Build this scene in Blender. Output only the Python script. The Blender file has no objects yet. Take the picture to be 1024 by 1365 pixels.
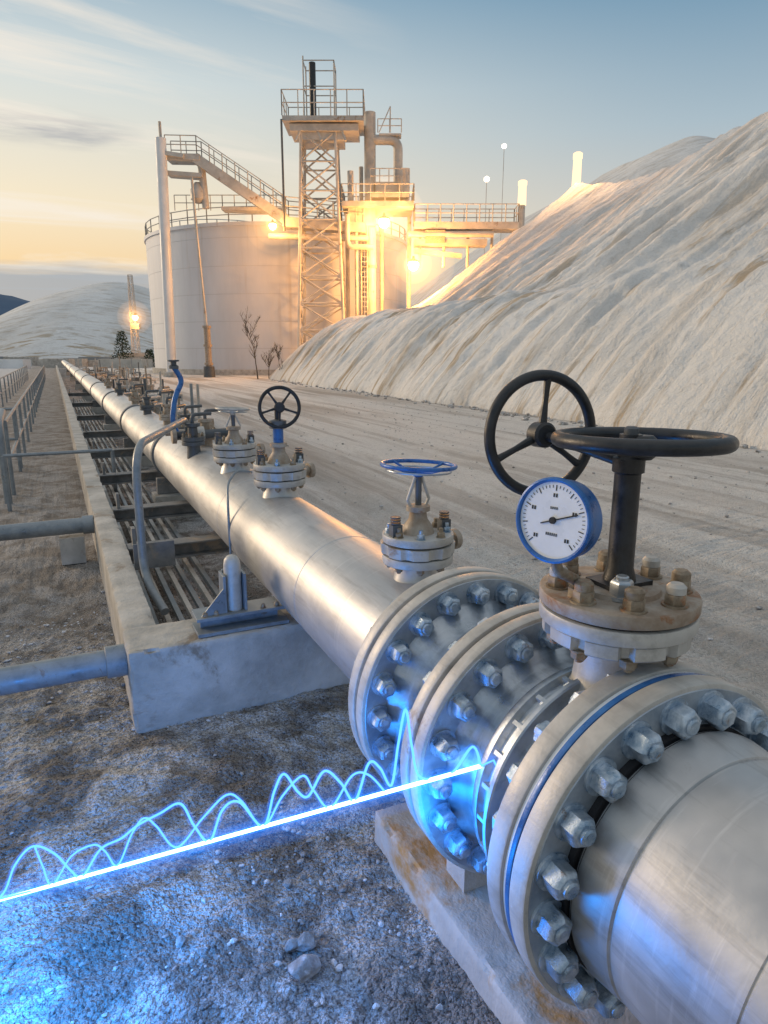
import bpy, math, random, bmesh
import numpy as np
from mathutils import Vector, Matrix
from mathutils import noise as mn
random.seed(7); np.random.seed(7)
R=math.radians
scene=bpy.context.scene
CAMH=2.0; PSI=R(25.55); TH=R(13.26)
cP,sP=math.cos(PSI),math.sin(PSI)
def F(u,w,z): return Vector((u*cP+w*sP, -u*sP+w*cP, z))

# ------------------------------------------------------------ materials
def new_mat(name):
    m=bpy.data.materials.new(name); m.use_nodes=True
    nt=m.node_tree; nt.nodes.clear()
    o=nt.nodes.new('ShaderNodeOutputMaterial'); p=nt.nodes.new('ShaderNodeBsdfPrincipled')
    nt.links.new(p.outputs[0],o.inputs[0])
    return m,nt,p,o
def N(nt,t,**k):
    n=nt.nodes.new(t)
    for a,b in k.items(): setattr(n,a,b)
    return n
def L(nt,a,b): nt.links.new(a,b)
def coords(nt,scale=(1,1,1),loc=(0,0,0)):
    tc=N(nt,'ShaderNodeTexCoord'); mp=N(nt,'ShaderNodeMapping')
    mp.inputs['Scale'].default_value=scale; mp.inputs['Location'].default_value=loc
    L(nt,tc.outputs['Object'],mp.inputs[0]); return mp.outputs[0]
def noise(nt,vec,scale,detail=5,rough=.55,dist=0):
    n=N(nt,'ShaderNodeTexNoise'); n.inputs['Scale'].default_value=scale
    n.inputs['Detail'].default_value=detail; n.inputs['Roughness'].default_value=rough
    n.inputs['Distortion'].default_value=dist
    L(nt,vec,n.inputs['Vector']); return n.outputs['Fac']
def ramp(nt,fac,a,b,ca=(0,0,0,1),cb=(1,1,1,1)):
    r=N(nt,'ShaderNodeValToRGB'); e=r.color_ramp.elements
    e[0].position=a; e[1].position=b; e[0].color=ca; e[1].color=cb
    L(nt,fac,r.inputs[0]); return r.outputs[0]
def mramp(nt,fac,stops):
    r=N(nt,'ShaderNodeValToRGB'); e=r.color_ramp.elements
    for i,(p,c) in enumerate(stops):
        el=e[i] if i<2 else e.new(p)
        el.position=p; el.color=(*c,1)
    L(nt,fac,r.inputs[0]); return r.outputs[0]
def mix(nt,fac,a,b,mode='MIX'):
    m=N(nt,'ShaderNodeMix',data_type='RGBA',blend_type=mode)
    if isinstance(fac,(int,float)): m.inputs[0].default_value=fac
    else: L(nt,fac,m.inputs[0])
    for i,x in ((6,a),(7,b)):
        if isinstance(x,(tuple,list)): m.inputs[i].default_value=(x[0],x[1],x[2],1)
        else: L(nt,x,m.inputs[i])
    return m.outputs[2]
def math_(nt,op,a,b=0.0,clamp=False):
    m=N(nt,'ShaderNodeMath',operation=op,use_clamp=clamp)
    for i,x in ((0,a),(1,b)):
        if isinstance(x,(int,float)): m.inputs[i].default_value=x
        else: L(nt,x,m.inputs[i])
    return m.outputs[0]
def mrange(nt,x,a,b,c=0,d=1,smooth=False):
    r=N(nt,'ShaderNodeMapRange')
    if smooth: r.interpolation_type='SMOOTHSTEP'
    for i,q in enumerate((a,b,c,d)): r.inputs[i+1].default_value=q
    L(nt,x,r.inputs[0]); return r.outputs[0]
def bump(nt,p,h,strength,dist):
    b=N(nt,'ShaderNodeBump'); b.inputs['Strength'].default_value=strength; b.inputs['Distance'].default_value=dist
    L(nt,h,b.inputs['Height']); L(nt,b.outputs[0],p.inputs['Normal'])
def surf(name,c1,c2,rough=.5,metal=0.0,sc=6,c3=None,sc3=3,t3=.6,bs=.2,bd=.003,rv=.2,stretch=(1,1,1),grime=0):
    m,nt,p,o=new_mat(name)
    v=coords(nt,stretch)
    n1=noise(nt,v,sc,4,.65)
    col=mix(nt,ramp(nt,n1,.35,.65),c1,c2)
    if grime:   # fine scratches and drips running around / down the part
        g=noise(nt,coords(nt,(9,.8,9)),3,5,.7); g2=noise(nt,coords(nt,(2,26,2)),1.5,4,.7)
        col=mix(nt,math_(nt,'MULTIPLY',ramp(nt,g,.52,.70),grime),col,(c1[0]*.5,c1[1]*.48,c1[2]*.45))
        col=mix(nt,math_(nt,'MULTIPLY',ramp(nt,g2,.55,.72),grime*.8),col,(min(1,c2[0]*1.3),min(1,c2[1]*1.3),min(1,c2[2]*1.3)))
    if c3:
        n3=noise(nt,v,sc3,7,.7,.5)
        k=ramp(nt,n3,t3,t3+.09)
        col=mix(nt,k,col,c3)
        mt=mix(nt,k,(metal,)*3,(0,0,0)); L(nt,mt,p.inputs['Metallic'])
    else: p.inputs['Metallic'].default_value=metal
    L(nt,col,p.inputs['Base Color'])
    nb=noise(nt,v,sc*8,3,.7)
    L(nt,mrange(nt,n1,.3,.7,max(rough-rv,.05),min(rough+rv,1)),p.inputs['Roughness'])
    bump(nt,p,nb,bs,bd)
    return m
SILVER=surf('galvanised_pipe',(.45,.455,.46),(.62,.62,.615),.45,.6,2.2,(.40,.36,.31),2.6,.66,.25,.003,.09,(1,.5,1),.35)
SILVER2=surf('valve_steel',(.30,.35,.40),(.54,.58,.62),.38,.75,5,(.27,.24,.21),6,.66,.35,.003,.13,grime=.4)
NEARP=surf('grey_coated_pipe',(.38,.39,.40),(.56,.565,.565),.45,.62,2.6,(.30,.26,.22),5.5,.66,.3,.002,.12,grime=.45)
CREAM=surf('aged_flange_paint',(.39,.38,.355),(.54,.525,.49),.50,.25,8,(.27,.16,.08),6,.635,.35,.003,.12,grime=.35)
FLFACE=surf('flange_steel',(.25,.30,.36),(.46,.51,.56),.44,.65,9,(.2,.15,.12),9,.64,.4,.003,.12)
BOLT=surf('zinc_bolt',(.22,.32,.43),(.58,.66,.74),.36,.75,30,(.18,.13,.10),25,.61,.6,.003,.12)
RUSTB=surf('rusty_bolt',(.20,.15,.10),(.38,.32,.24),.6,.3,30,(.3,.13,.05),20,.55,.4,.003,.1)
RUST=surf('rust_stain_steel',(.42,.37,.31),(.28,.21,.15),.6,.2,12,(.26,.12,.05),9,.57,.4,.003,.1)
BLACK=surf('black_paint',(.010,.011,.013),(.028,.030,.033),.42,0,20,(.09,.07,.055),22,.68,.35,.002,.15)
GASK=surf('dark_gasket',(.01,.01,.012),(.025,.025,.03),.7)
BLUEP=surf('blue_paint',(.02,.10,.32),(.04,.17,.45),.35,.1,15)
GREYP=surf('grey_paint',(.18,.21,.235),(.28,.31,.33),.45,.2,8,(.2,.14,.1),8,.63,grime=.3)
DARKST=surf('dark_steel',(.07,.08,.09),(.13,.14,.15),.5,.4,8,(.16,.1,.06),7,.62)
BEAMST=surf('dusty_beam_steel',(.12,.13,.14),(.26,.26,.26),.65,.2,6,(.30,.25,.2),5,.55)
WHITEP=surf('white_face',(.70,.73,.76),(.80,.82,.83),.3,0,10,rv=.05,bs=.02)
CONC=surf('concrete',(.35,.33,.295),(.55,.52,.475),.88,0,3,(.27,.22,.17),2.4,.57,.7,.010,.08)
CONCR=surf('stained_concrete',(.36,.33,.29),(.54,.505,.45),.88,0,3,(.42,.22,.07),1.9,.53,.7,.010,.08,(1,.8,.5))
PLANT=surf('plant_steel',(.36,.34,.31),(.54,.52,.48),.55,.1,.8,(.25,.15,.08),1.2,.60,.2,.02)
WCOL=surf('white_column_paint',(.6,.62,.64),(.74,.75,.76),.5,0,.5,(.4,.33,.26),.8,.66,.1,.02)
BARK=surf('bark',(.05,.04,.03),(.10,.08,.06),.9)
STONE=surf('stone',(.17,.155,.14),(.46,.44,.42),.9,0,9,(.62,.62,.62),6,.50,.8,.01)
DARKV=surf('shrub_leaf',(.02,.035,.015),(.05,.07,.03),.8,0,5)
def emit(name,c,s):
    m,nt,p,o=new_mat(name); nt.nodes.remove(p); e=N(nt,'ShaderNodeEmission')
    e.inputs[0].default_value=(*c,1); e.inputs[1].default_value=s; L(nt,e.outputs[0],o.inputs[0]); return m
LAMP=emit('sodium_lamp',(1,.62,.25),25)
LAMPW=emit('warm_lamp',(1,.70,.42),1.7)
BULB=emit('warm_bulb',(1,.78,.55),5)
CORE=emit('trail_core',(.35,.68,1),7)
WAVE=emit('trail_wave',(.07,.26,1),3.4)
def volm(name,c,dens):
    m,nt,p,o=new_mat(name); nt.nodes.remove(p); e=N(nt,'ShaderNodeEmission'); e.inputs[0].default_value=(*c,1)
    e.inputs[1].default_value=dens
    L(nt,e.outputs[0],o.inputs['Volume']); return m

# tank
m,nt,p,o=new_mat('tank_paint'); v=coords(nt,(1,1,.25)); n=noise(nt,v,.35,6,.6)
w=coords(nt); sz=N(nt,'ShaderNodeSeparateXYZ'); L(nt,w,sz.inputs[0])
seam=math_(nt,'FRACT',math_(nt,'MULTIPLY',sz.outputs[2],.42)); sm=ramp(nt,seam,.0,.03)
col=mix(nt,ramp(nt,n,.3,.7),(.51,.53,.57),(.65,.67,.71)); col=mix(nt,sm,(.46,.47,.49),col)
st=noise(nt,coords(nt,(1.5,1.5,.06)),1.2,5,.6); col=mix(nt,ramp(nt,st,.58,.8),col,(.45,.42,.39))
L(nt,col,p.inputs['Base Color']); p.inputs['Roughness'].default_value=.6; bump(nt,p,sm,.3,.04); TANK=m

# salt pile
m,nt,p,o=new_mat('salt_pile_surface')
v=coords(nt,(.22,1.0,.18)); n=noise(nt,v,.9,7,.62,.6); n2=noise(nt,coords(nt,(.09,1,.09)),1.5,6,.6,.3); n3=noise(nt,coords(nt),.12,5,.6)
n4=noise(nt,coords(nt),2.5,6,.7); n5=noise(nt,coords(nt),.30,4,.6)
col=mix(nt,ramp(nt,n3,.35,.65),(.64,.62,.59),(.74,.73,.71))
col=mix(nt,math_(nt,'MULTIPLY',ramp(nt,n,.50,.66),.85),col,(.49,.46,.42))
sxz=N(nt,'ShaderNodeSeparateXYZ'); L(nt,coords(nt),sxz.inputs[0])
lowm=mrange(nt,sxz.outputs[2],9,4,.3,1.0)
k_=math_(nt,'MULTIPLY',math_(nt,'MULTIPLY',ramp(nt,n2,.53,.60),ramp(nt,n5,.38,.50)),lowm)
col=mix(nt,math_(nt,'MULTIPLY',k_,.9),col,(.39,.30,.195))
col=mix(nt,ramp(nt,n4,.55,.78),col,(.50,.48,.45))
L(nt,col,p.inputs['Base Color']); p.inputs['Roughness'].default_value=.85
h=math_(nt,'ADD',n,math_(nt,'MULTIPLY',n4,.6)); bump(nt,p,h,.9,.30); SALT=m

# ground
m,nt,p,o=new_mat('gravel_ground')
v=coords(nt); s=N(nt,'ShaderNodeSeparateXYZ'); L(nt,v,s.inputs[0]); X,Y=s.outputs[0],s.outputs[1]
big=noise(nt,v,.9,6,.65,.3); mid=noise(nt,v,7,6,.7); fine=noise(nt,v,70,4,.75); med=noise(nt,v,2.6,6,.7,.4)
vo=N(nt,'ShaderNodeTexVoronoi'); vo.inputs['Scale'].default_value=55; L(nt,v,vo.inputs['Vector']); vd=vo.outputs['Distance']
vo2=N(nt,'ShaderNodeTexVoronoi'); vo2.inputs['Scale'].default_value=120; L(nt,v,vo2.inputs['Vector'])
cellc=N(nt,'ShaderNodeSeparateColor'); L(nt,vo.outputs['Color'],cellc.inputs[0]); cellc2=N(nt,'ShaderNodeSeparateColor'); L(nt,vo2.outputs['Color'],cellc2.inputs[0])
dirt=mix(nt,ramp(nt,mid,.3,.7),(.16,.14,.12),(.29,.26,.23))
dirt=mix(nt,math_(nt,'MULTIPLY',cellc.outputs[0],.55),dirt,(.41,.38,.35))
dirt=mix(nt,ramp(nt,cellc2.outputs[1],.72,.95),dirt,(.09,.075,.065))
saltm=math_(nt,'MULTIPLY',ramp(nt,med,.44,.57),ramp(nt,fine,.38,.54))
near=mix(nt,saltm,dirt,(.78,.77,.76))
str_=noise(nt,coords(nt,(.55,.05,1)),1.0,7,.62,.4); str2=noise(nt,coords(nt,(1.7,.06,1)),1.0,5,.6,.3)
road=mix(nt,ramp(nt,str_,.38,.52),(.50,.45,.395),(.86,.835,.79))
road=mix(nt,math_(nt,'MULTIPLY',ramp(nt,str2,.52,.60),.55),road,(.42,.375,.33))
road=mix(nt,math_(nt,'MULTIPLY',ramp(nt,mid,.5,.75),.35),road,(.42,.38,.34))
road=mix(nt,math_(nt,'MULTIPLY',ramp(nt,cellc.outputs[2],.80,.92),.35),road,(.34,.31,.28))
road=mix(nt,math_(nt,'MULTIPLY',ramp(nt,fine,.5,.7),.3),road,(.38,.35,.32))
wob=math_(nt,'ADD',X,math_(nt,'MULTIPLY',math_(nt,'SUBTRACT',big,.5),3.0))
col=mix(nt,mrange(nt,wob,1.4,2.8),near,road)
left=mix(nt,ramp(nt,mid,.35,.7),(.20,.165,.135),(.35,.305,.265)); left=mix(nt,math_(nt,'MULTIPLY',cellc.outputs[1],.5),left,(.44,.40,.36))
left=mix(nt,math_(nt,'MULTIPLY',saltm,.65),left,(.68,.66,.65))
yl=mrange(nt,Y,3.6,5.5); xl=mrange(nt,X,.5,.1)
col=mix(nt,math_(nt,'MULTIPLY',yl,xl),col,left)
col=mix(nt,mrange(nt,wob,-2.6,-3.8),col,(.66,.65,.64))
L(nt,col,p.inputs['Base Color']); p.inputs['Roughness'].default_value=.92
h=math_(nt,'ADD',math_(nt,'ADD',mid,math_(nt,'MULTIPLY',fine,.35)),math_(nt,'MULTIPLY',vd,-.6)); h=math_(nt,'ADD',h,math_(nt,'MULTIPLY',vo2.outputs['Distance'],-.3)); bump(nt,p,h,1.0,.05); GROUND=m

# ------------------------------------------------------------ mesh builder
def frame(a):
    a=Vector(a).normalized(); t=Vector((0,0,1)) if abs(a.z)<.9 else Vector((1,0,0))
    u=a.cross(t).normalized(); v=a.cross(u).normalized(); return a,u,v
class B:
    def __init__(s): s.v=[];s.f=[];s.m=[];s.mats=[]
    def mi(s,m):
        if m not in s.mats: s.mats.append(m)
        return s.mats.index(m)
    def face(s,idx,mi): s.f.append(idx); s.m.append(mi)
    def rings(s,rings,mat,cap=True):
        k=s.mi(mat); base=[]
        for r in rings:
            base.append(len(s.v)); s.v.extend(r)
        n=len(rings[0])
        for a,b in zip(base,base[1:]):
            for i in range(n):
                j=(i+1)%n; s.face((a+i,a+j,b+j,b+i),k)
        if cap:
            s.face(tuple(base[0]+i for i in range(n))[::-1],k); s.face(tuple(base[-1]+i for i in range(n)),k)
    def lathe(s,o,ax,prof,mat,seg=32,cap=True,rf=None,ph=0):
        o=Vector(o); a,u,v=frame(ax); rs=[]
        for d,r in prof:
            ring=[]
            for i in range(seg):
                t=2*math.pi*i/seg+ph; rr=r*(rf(t) if rf else 1)
                ring.append(o+a*d+(u*math.cos(t)+v*math.sin(t))*rr)
            rs.append(ring)
        s.rings(rs,mat,cap)
    def cyl(s,p0,p1,r,mat,seg=12,r1=None):
        p0=Vector(p0);p1=Vector(p1); d=(p1-p0)
        s.lathe(p0,d,[(0,r),(d.length,r if r1 is None else r1)],mat,seg)
    def disc(s,o,ax,d0,d1,r,mat,seg=64,ch=.006,rf=None):
        s.lathe(o,ax,[(d0,r-ch),(d0+ch*.3,r-ch*.3),(d0+ch,r),(d1-ch,r),(d1-ch*.3,r-ch*.3),(d1,r-ch)],mat,seg,rf=rf)
    def torus(s,c,ax,RR,r,mat,seg=64,ss=14):
        c=Vector(c);a,u,v=frame(ax);k=s.mi(mat);b=len(s.v)
        for i in range(seg):
            t=2*math.pi*i/seg;e=u*math.cos(t)+v*math.sin(t)
            for j in range(ss):
                q=2*math.pi*j/ss; s.v.append(c+e*(RR+r*math.cos(q))+a*r*math.sin(q))
        for i in range(seg):
            for j in range(ss):
                i2=(i+1)%seg;j2=(j+1)%ss
                s.face((b+i*ss+j,b+i2*ss+j,b+i2*ss+j2,b+i*ss+j2),k)
    def tube(s,pts,r,mat,seg=10,radii=None):
        pts=[Vector(p) for p in pts];n=len(pts)
        T=[(pts[min(i+1,n-1)]-pts[max(i-1,0)]).normalized() for i in range(n)]
        a,u,v=frame(T[0]);rs=[]
        for i in range(n):
            t=T[i]; u=(u-t*u.dot(t)).normalized(); v=t.cross(u); rr=radii[i] if radii else r
            rs.append([pts[i]+(u*math.cos(2*math.pi*j/seg)+v*math.sin(2*math.pi*j/seg))*rr for j in range(seg)])
        s.rings(rs,mat)
    def box(s,c,hx,hy,hz,mat):
        c=Vector(c);hx=Vector(hx);hy=Vector(hy);hz=Vector(hz);k=s.mi(mat);b=len(s.v)
        for a in (-1,1):
            for d in (-1,1):
                for e in (-1,1): s.v.append(c+hx*a+hy*d+hz*e)
        for f in ((0,1,3,2),(4,6,7,5),(0,4,5,1),(2,3,7,6),(0,2,6,4),(1,5,7,3)): s.face(tuple(b+i for i in f),k)
    def abox(s,x0,x1,y0,y1,z0,z1,mat):
        s.box(((x0+x1)/2,(y0+y1)/2,(z0+z1)/2),((x1-x0)/2,0,0),(0,(y1-y0)/2,0),(0,0,(z1-z0)/2),mat)
    def beam(s,p0,p1,w,h,mat):
        p0=Vector(p0);p1=Vector(p1);d=p1-p0;a=d.normalized()
        up=Vector((0,0,1)) if abs(a.z)<.95 else F(0,1,0)
        sd=a.cross(up).normalized();up=sd.cross(a).normalized()
        s.box((p0+p1)/2,d/2,sd*w/2,up*h/2,mat)
    def bolt(s,o,ax,r,h,mat,stud=.35,washer=True,ph=0):
        if washer: s.lathe(o,ax,[(0,r*1.22),(h*.14,r*1.22)],mat,20)
        s.lathe(o,ax,[(h*.12,r*.95),(h*.18,r),(h*.80,r),(h*.93,r*.90),(h,r*.74)],mat,6,ph=ph)
        if stud: s.lathe(o,ax,[(h*.9,r*.55),(h*(1+stud)-.1*r,r*.55),(h*(1+stud),r*.42)],mat,12)
    def rail(s,pts,h,mat,sp=1.5,r=.035,mids=(.5,1)):
        pts=[Vector(p) for p in pts]
        for a,b in zip(pts,pts[1:]):
            n=max(1,round((b-a).length/sp))
            for i in range(n+1):
                q=a.lerp(b,i/n); s.cyl(q,q+Vector((0,0,h)),r,mat,6)
            for k in mids: s.cyl(a+Vector((0,0,h*k)),b+Vector((0,0,h*k)),r*.9,mat,6)
    def done(s,name,bevel=0,ang=35):
        me=bpy.data.meshes.new(name); me.from_pydata([tuple(v) for v in s.v],[],s.f)
        for m in s.mats: me.materials.append(m)
        me.polygons.foreach_set('material_index',s.m); me.polygons.foreach_set('use_smooth',[True]*len(s.f))
        me.update()
        bm=bmesh.new(); bm.from_mesh(me); bmesh.ops.recalc_face_normals(bm,faces=bm.faces); bm.to_mesh(me); bm.free()
        me.set_sharp_from_angle(angle=R(ang))
        ob=bpy.data.objects.new(name,me); scene.collection.objects.link(ob)
        if bevel:
            b=ob.modifiers.new('b','BEVEL'); b.width=bevel; b.segments=2; b.limit_method='ANGLE'; b.angle_limit=R(40)
        return ob
def rc(pts,rad,n=8):
    pts=[Vector(p) for p in pts]; out=[pts[0]]
    for i in range(1,len(pts)-1):
        a,b,c=pts[i-1:i+2]; d1=(a-b);d2=(c-b); r=min(rad,d1.length*.45,d2.length*.45)
        s=b+d1.normalized()*r; e=b+d2.normalized()*r
        for k in range(n+1):
            t=k/n; out.append(s*(1-t)**2+b*2*t*(1-t)+e*t*t)
    out.append(pts[-1]); return out

# ------------------------------------------------------------ numpy noise
_lat=np.random.rand(256,256)
def vn(x,y):
    xi=np.floor(x).astype(int);yi=np.floor(y).astype(int);fx=x-xi;fy=y-yi
    fx=fx*fx*(3-2*fx);fy=fy*fy*(3-2*fy)
    g=lambda a,b:_lat[a%256,b%256]
    return (g(xi,yi)*(1-fx)+g(xi+1,yi)*fx)*(1-fy)+(g(xi,yi+1)*(1-fx)+g(xi+1,yi+1)*fx)*fy
def fbm(x,y,o=4):
    a=1;t=0;s=0
    for i in range(o): t=t+a*vn(x*2**i+17.3*i,y*2**i+9.1*i); s+=a; a*=.5
    return t/s
def grid(name,xs,ys,Z,mat):
    nx,ny=len(xs),len(ys); XX,YY=np.meshgrid(xs,ys,indexing='ij')
    co=np.stack([XX.ravel(),YY.ravel(),Z.ravel()],1)
    i,j=np.meshgrid(np.arange(nx-1),np.arange(ny-1),indexing='ij'); a=(i*ny+j).ravel()
    f=np.stack([a,a+ny,a+ny+1,a+1],1)
    me=bpy.data.meshes.new(name); me.vertices.add(len(co)); me.vertices.foreach_set('co',co.ravel())
    me.loops.add(f.size); me.loops.foreach_set('vertex_index',f.ravel().astype(np.int32))
    me.polygons.add(len(f)); me.polygons.foreach_set('loop_start',np.arange(0,f.size,4,dtype=np.int32))
    me.update(calc_edges=True); me.validate()
    me.polygons.foreach_set('use_smooth',[True]*len(me.polygons)); me.materials.append(mat)
    ob=bpy.data.objects.new(name,me); scene.collection.objects.link(ob); return ob

# ------------------------------------------------------------ ground
def axis(f0,f1,st,lo,hi,g=1.12):
    a=list(np.arange(f0,f1,st)); s=st; x=a[-1]
    while x<hi: s*=g; x+=s; a.append(x)
    s=st; x=a[0]; b=[]
    while x>lo: s*=g; x-=s; b.append(x)
    return np.array(b[::-1]+a)
xs=axis(-1.3,2.2,.012,-1500,1500,1.05); ys=axis(.9,5.0,.012,-60,2500,1.05)
XX,YY=np.meshgrid(xs,ys,indexing='ij')
near_=np.clip(1-(np.hypot(XX-.4,YY-2.5)-3)/25,0,1)
Z=(fbm(XX*1.3,YY*1.3,4)-.5)*.08*near_+(fbm(XX*9,YY*9,4)-.5)*.05*near_+(fbm(XX*34,YY*34,3)-.5)*.022*near_
rx=XX+.6*np.sin(YY*.06)+.25*np.sin(YY*.21)
for c0 in (4.1,5.9,7.6,9.4): Z=Z-.055*np.exp(-((rx-c0)/.22)**2)*(.6+.8*fbm(XX*.8,YY*.5,2))
for c0 in (3.7,4.5,5.5,6.3,8.0,9.0): Z=Z+.035*np.exp(-((rx-c0)/.18)**2)*fbm(XX*2,YY*2,2)
grid('ground',xs,ys,Z,GROUND)

def rocks(name,spots,mat):
    b=B(); bm=bmesh.new(); bmesh.ops.create_icosphere(bm,subdivisions=1,radius=1); base=[v.co.copy() for v in bm.verts]; fs=[tuple(v.index for v in f.verts) for f in bm.faces]; bm.free()
    k=b.mi(mat)
    for (x,y,z,r) in spots:
        M=Matrix.Rotation(random.uniform(0,6.28),3,Vector((random.random(),random.random(),random.random()+.1)))
        sc=(random.uniform(.7,1.4),random.uniform(.6,1.2),random.uniform(.4,.75)); o=len(b.v)
        for c in base:
            q=M@c*random.uniform(.72,1.15); b.v.append(Vector((x+q.x*r*sc[0],y+q.y*r*sc[1],z+q.z*r*sc[2])))
        for f in fs: b.face(tuple(o+i for i in f),k)
    return b.done(name,ang=28)
sp=[]
for i in range(6500):
    x=random.uniform(-1.4,1.3); y=random.uniform(1.2,5.5); r=.003+.012*random.random()**4
    sp.append((x,y,r*.3,r))
for i in range(300):
    x=random.uniform(-1.2,1.0); y=random.uniform(1.3,6); r=.008+.016*random.random()**3; sp.append((x,y,r*.2,r))
for i in range(2400):
    x=random.uniform(1.8,13); y=random.uniform(1.5,26); r=.008+.028*random.random()**4; sp.append((x,y,r*.2,r))
for i in range(400):
    y=random.uniform(6,50); x=13.1+.04*y+random.gauss(0,.35)-.3; r=.03+.09*random.random()**2; sp.append((x,y,r*.3,r))
rocks('gravel',sp,STONE)
def bigrock(spots):
    for (x,y,r) in spots:
        bm=bmesh.new(); bmesh.ops.create_icosphere(bm,subdivisions=4,radius=1)
        sx,sy=random.random()*9,random.random()*9
        cuts=[(Vector((random.gauss(0,1),random.gauss(0,1),random.gauss(0,1))).normalized(),random.uniform(.55,.85)) for _ in range(9)]
        for v in bm.verts:
            d=v.co.normalized(); k=1+.2*mn.noise(d*1.3+Vector((sx,sy,0)))
            for n_,c_ in cuts:
                dd=d.dot(n_)*k
                if dd>c_: k*= c_/dd
            k+=.04*mn.noise(d*6+Vector((sy,sx,0)))
            v.co=Vector((d.x*r*k,d.y*r*k*.85,d.z*r*k*.85))
        me=bpy.data.meshes.new('rock'); bm.to_mesh(me); bm.free()
        me.polygons.foreach_set('use_smooth',[True]*len(me.polygons)); me.materials.append(STONE)
        ob=bpy.data.objects.new('rock',me); ob.location=(x,y,r*.35); ob.rotation_euler=(.2,.3,random.random()*6); scene.collection.objects.link(ob)
bigrock([(.545,1.76,.065),(.585,1.86,.040),(.545,1.87,.028),(.20,2.05,.024),(-.3,3.05,.035),(.62,2.15,.02),(.1,2.9,.02)])

# ------------------------------------------------------------ salt pile
xs=axis(11,21,.12,10,84,1.02); ys=axis(6,55,.16,-25,88,1.03)
XX,YY=np.meshgrid(xs,ys,indexing='ij')
bx=12.9+.045*YY+ (fbm(YY*.15,YY*0+3,3)-.5)*1.2
d1=XX-bx; d2=(54.5-YY)*1.0
k=3.0; hh=np.clip(.5+.5*(d2-d1)/k,0,1); dd=d2*(1-hh)+d1*hh-k*hh*(1-hh)
tt=np.clip(dd/6.5,0,1); h1=4.7*np.sin(tt*math.pi/2)**.85+np.clip(dd-6.5,0,10)*.06
h1=np.where(dd<=0,-.6+np.clip(dd,-3,0)*.2,h1)
crest=14.7+np.clip(37-YY,0,18)*.20
yy=np.clip(YY,-60,47); dist=np.hypot(XX-40,YY-yy)
h2=crest-.66*dist+ 1.0*np.exp(-np.hypot(XX-40,YY-47)/2.2)
h2=h2+(fbm(XX*.12,YY*.12,3)-.5)*.8
gx=fbm(YY*.55+XX*.08+9,XX*.06+YY*.02,4); h2=h2+(np.abs(gx-.5)*2-.2)*1.5*np.clip((40-XX)/6,0,1)
h2=np.where(XX<22,h2-np.clip(4-d1,0,10)*2.5,h2)
k=.8; hh=np.clip(.5+.5*(h1-h2)/k,0,1); H=h2*(1-hh)+h1*hh+k*hh*(1-hh)
gr=np.abs(fbm(YY*.75+XX*.10,XX*.10,3)-.5)*2; gr2=np.abs(fbm(YY*1.9+XX*.2+40,XX*.22,3)-.5)*2
amp=np.clip(dd/1.5,0,1)
H=H+amp*(gr*.85+gr2*.40-.36)*np.clip(.3+(1-tt)*.9,0,1.0)+amp*(fbm(XX*3,YY*3,3)-.5)*.16
H=np.maximum(H,-.8)
grid('salt_pile',xs,ys,H,SALT)
def mound(name,cx,cy,rad,h,mat,n=110,shape=1.3,el=1.0,ang=0):
    xs=np.linspace(-rad*1.3*el,rad*1.3*el,n); ys=np.linspace(-rad*1.3,rad*1.3,n)
    XX,YY=np.meshgrid(xs,ys,indexing='ij'); r=np.hypot(XX/el,YY)/rad
    Hh=h*np.clip(1-r**shape,-.05,1)+(fbm(XX*.1+5,YY*.1,4)-.5)*h*.05
    ob=grid(name,xs,ys,Hh,mat); ob.location=(cx,cy,0); ob.rotation_euler=(0,0,ang); return ob
q=F(48,115,0); mound('salt_pile',q.x,q.y,58,34.5,SALT,140,1.3,1.0)
q=F(-63,165,0); mound('salt_pile',q.x,q.y,36,18.0,SALT,110,1.6,1.15,-PSI)
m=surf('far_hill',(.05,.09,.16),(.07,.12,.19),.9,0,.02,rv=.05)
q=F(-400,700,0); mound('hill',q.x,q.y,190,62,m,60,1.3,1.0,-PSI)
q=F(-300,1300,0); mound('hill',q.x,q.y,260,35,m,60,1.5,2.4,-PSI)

# ------------------------------------------------------------ pipeline
PX,PZ=1.284,.773; ny=(0,-1,0); up=(0,0,1)
def P(y): return Vector((PX,y,PZ))
b=B()
b.lathe(P(0),(0,1,0),[(2.06,.335),(2.10,.33),(2.16,.302),(2.2,.3),(115,.3)],SILVER,96)
for y in (3.12,4.95,7.4,9.8,13,17,22,28,36): b.torus(P(y),(0,1,0),.2970,.005,SILVER,96,8)
b.done('main_pipeline')
def boltring(b,y,dirn,rr,n,r,h,mat,stud=.35,ph=0):
    for i in range(n):
        t=2*math.pi*(i+ph)/n
        b.bolt(P(y)+Vector((math.cos(t)*rr,0,math.sin(t)*rr)),(0,dirn,0),r,h*random.uniform(.92,1.08),mat,stud*random.uniform(.5,1.6),ph=random.random())
def flange_pair(b,y0,t=.07,gap=.014,Rf=.45,gm=GASK,n=20,br=.035,rf=CREAM,nb=.052):
    b.disc(P(y0),ny,0,t,Rf,rf,128,.006)
    b.disc(P(y0),ny,t,t+gap,Rf-.018,gm,128,.001)
    b.disc(P(y0),ny,t+gap,2*t+gap,Rf,rf,128,.006)
    e=y0-2*t-gap
    b.lathe(P(e),ny,[(0,Rf-.012),(.0025,Rf-.014)],FLFACE,128)
    b.lathe(P(y0),(0,1,0),[(0,Rf-.012),(.0025,Rf-.014)],FLFACE,128)
    boltring(b,e-.002,-1,Rf-.060,n,br,nb,BOLT,.16)
    boltring(b,y0+.002,1,Rf-.060,n,br,nb,BOLT,.16)
    return e
b=B(); e=flange_pair(b,2.05,.055,.018)
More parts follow.
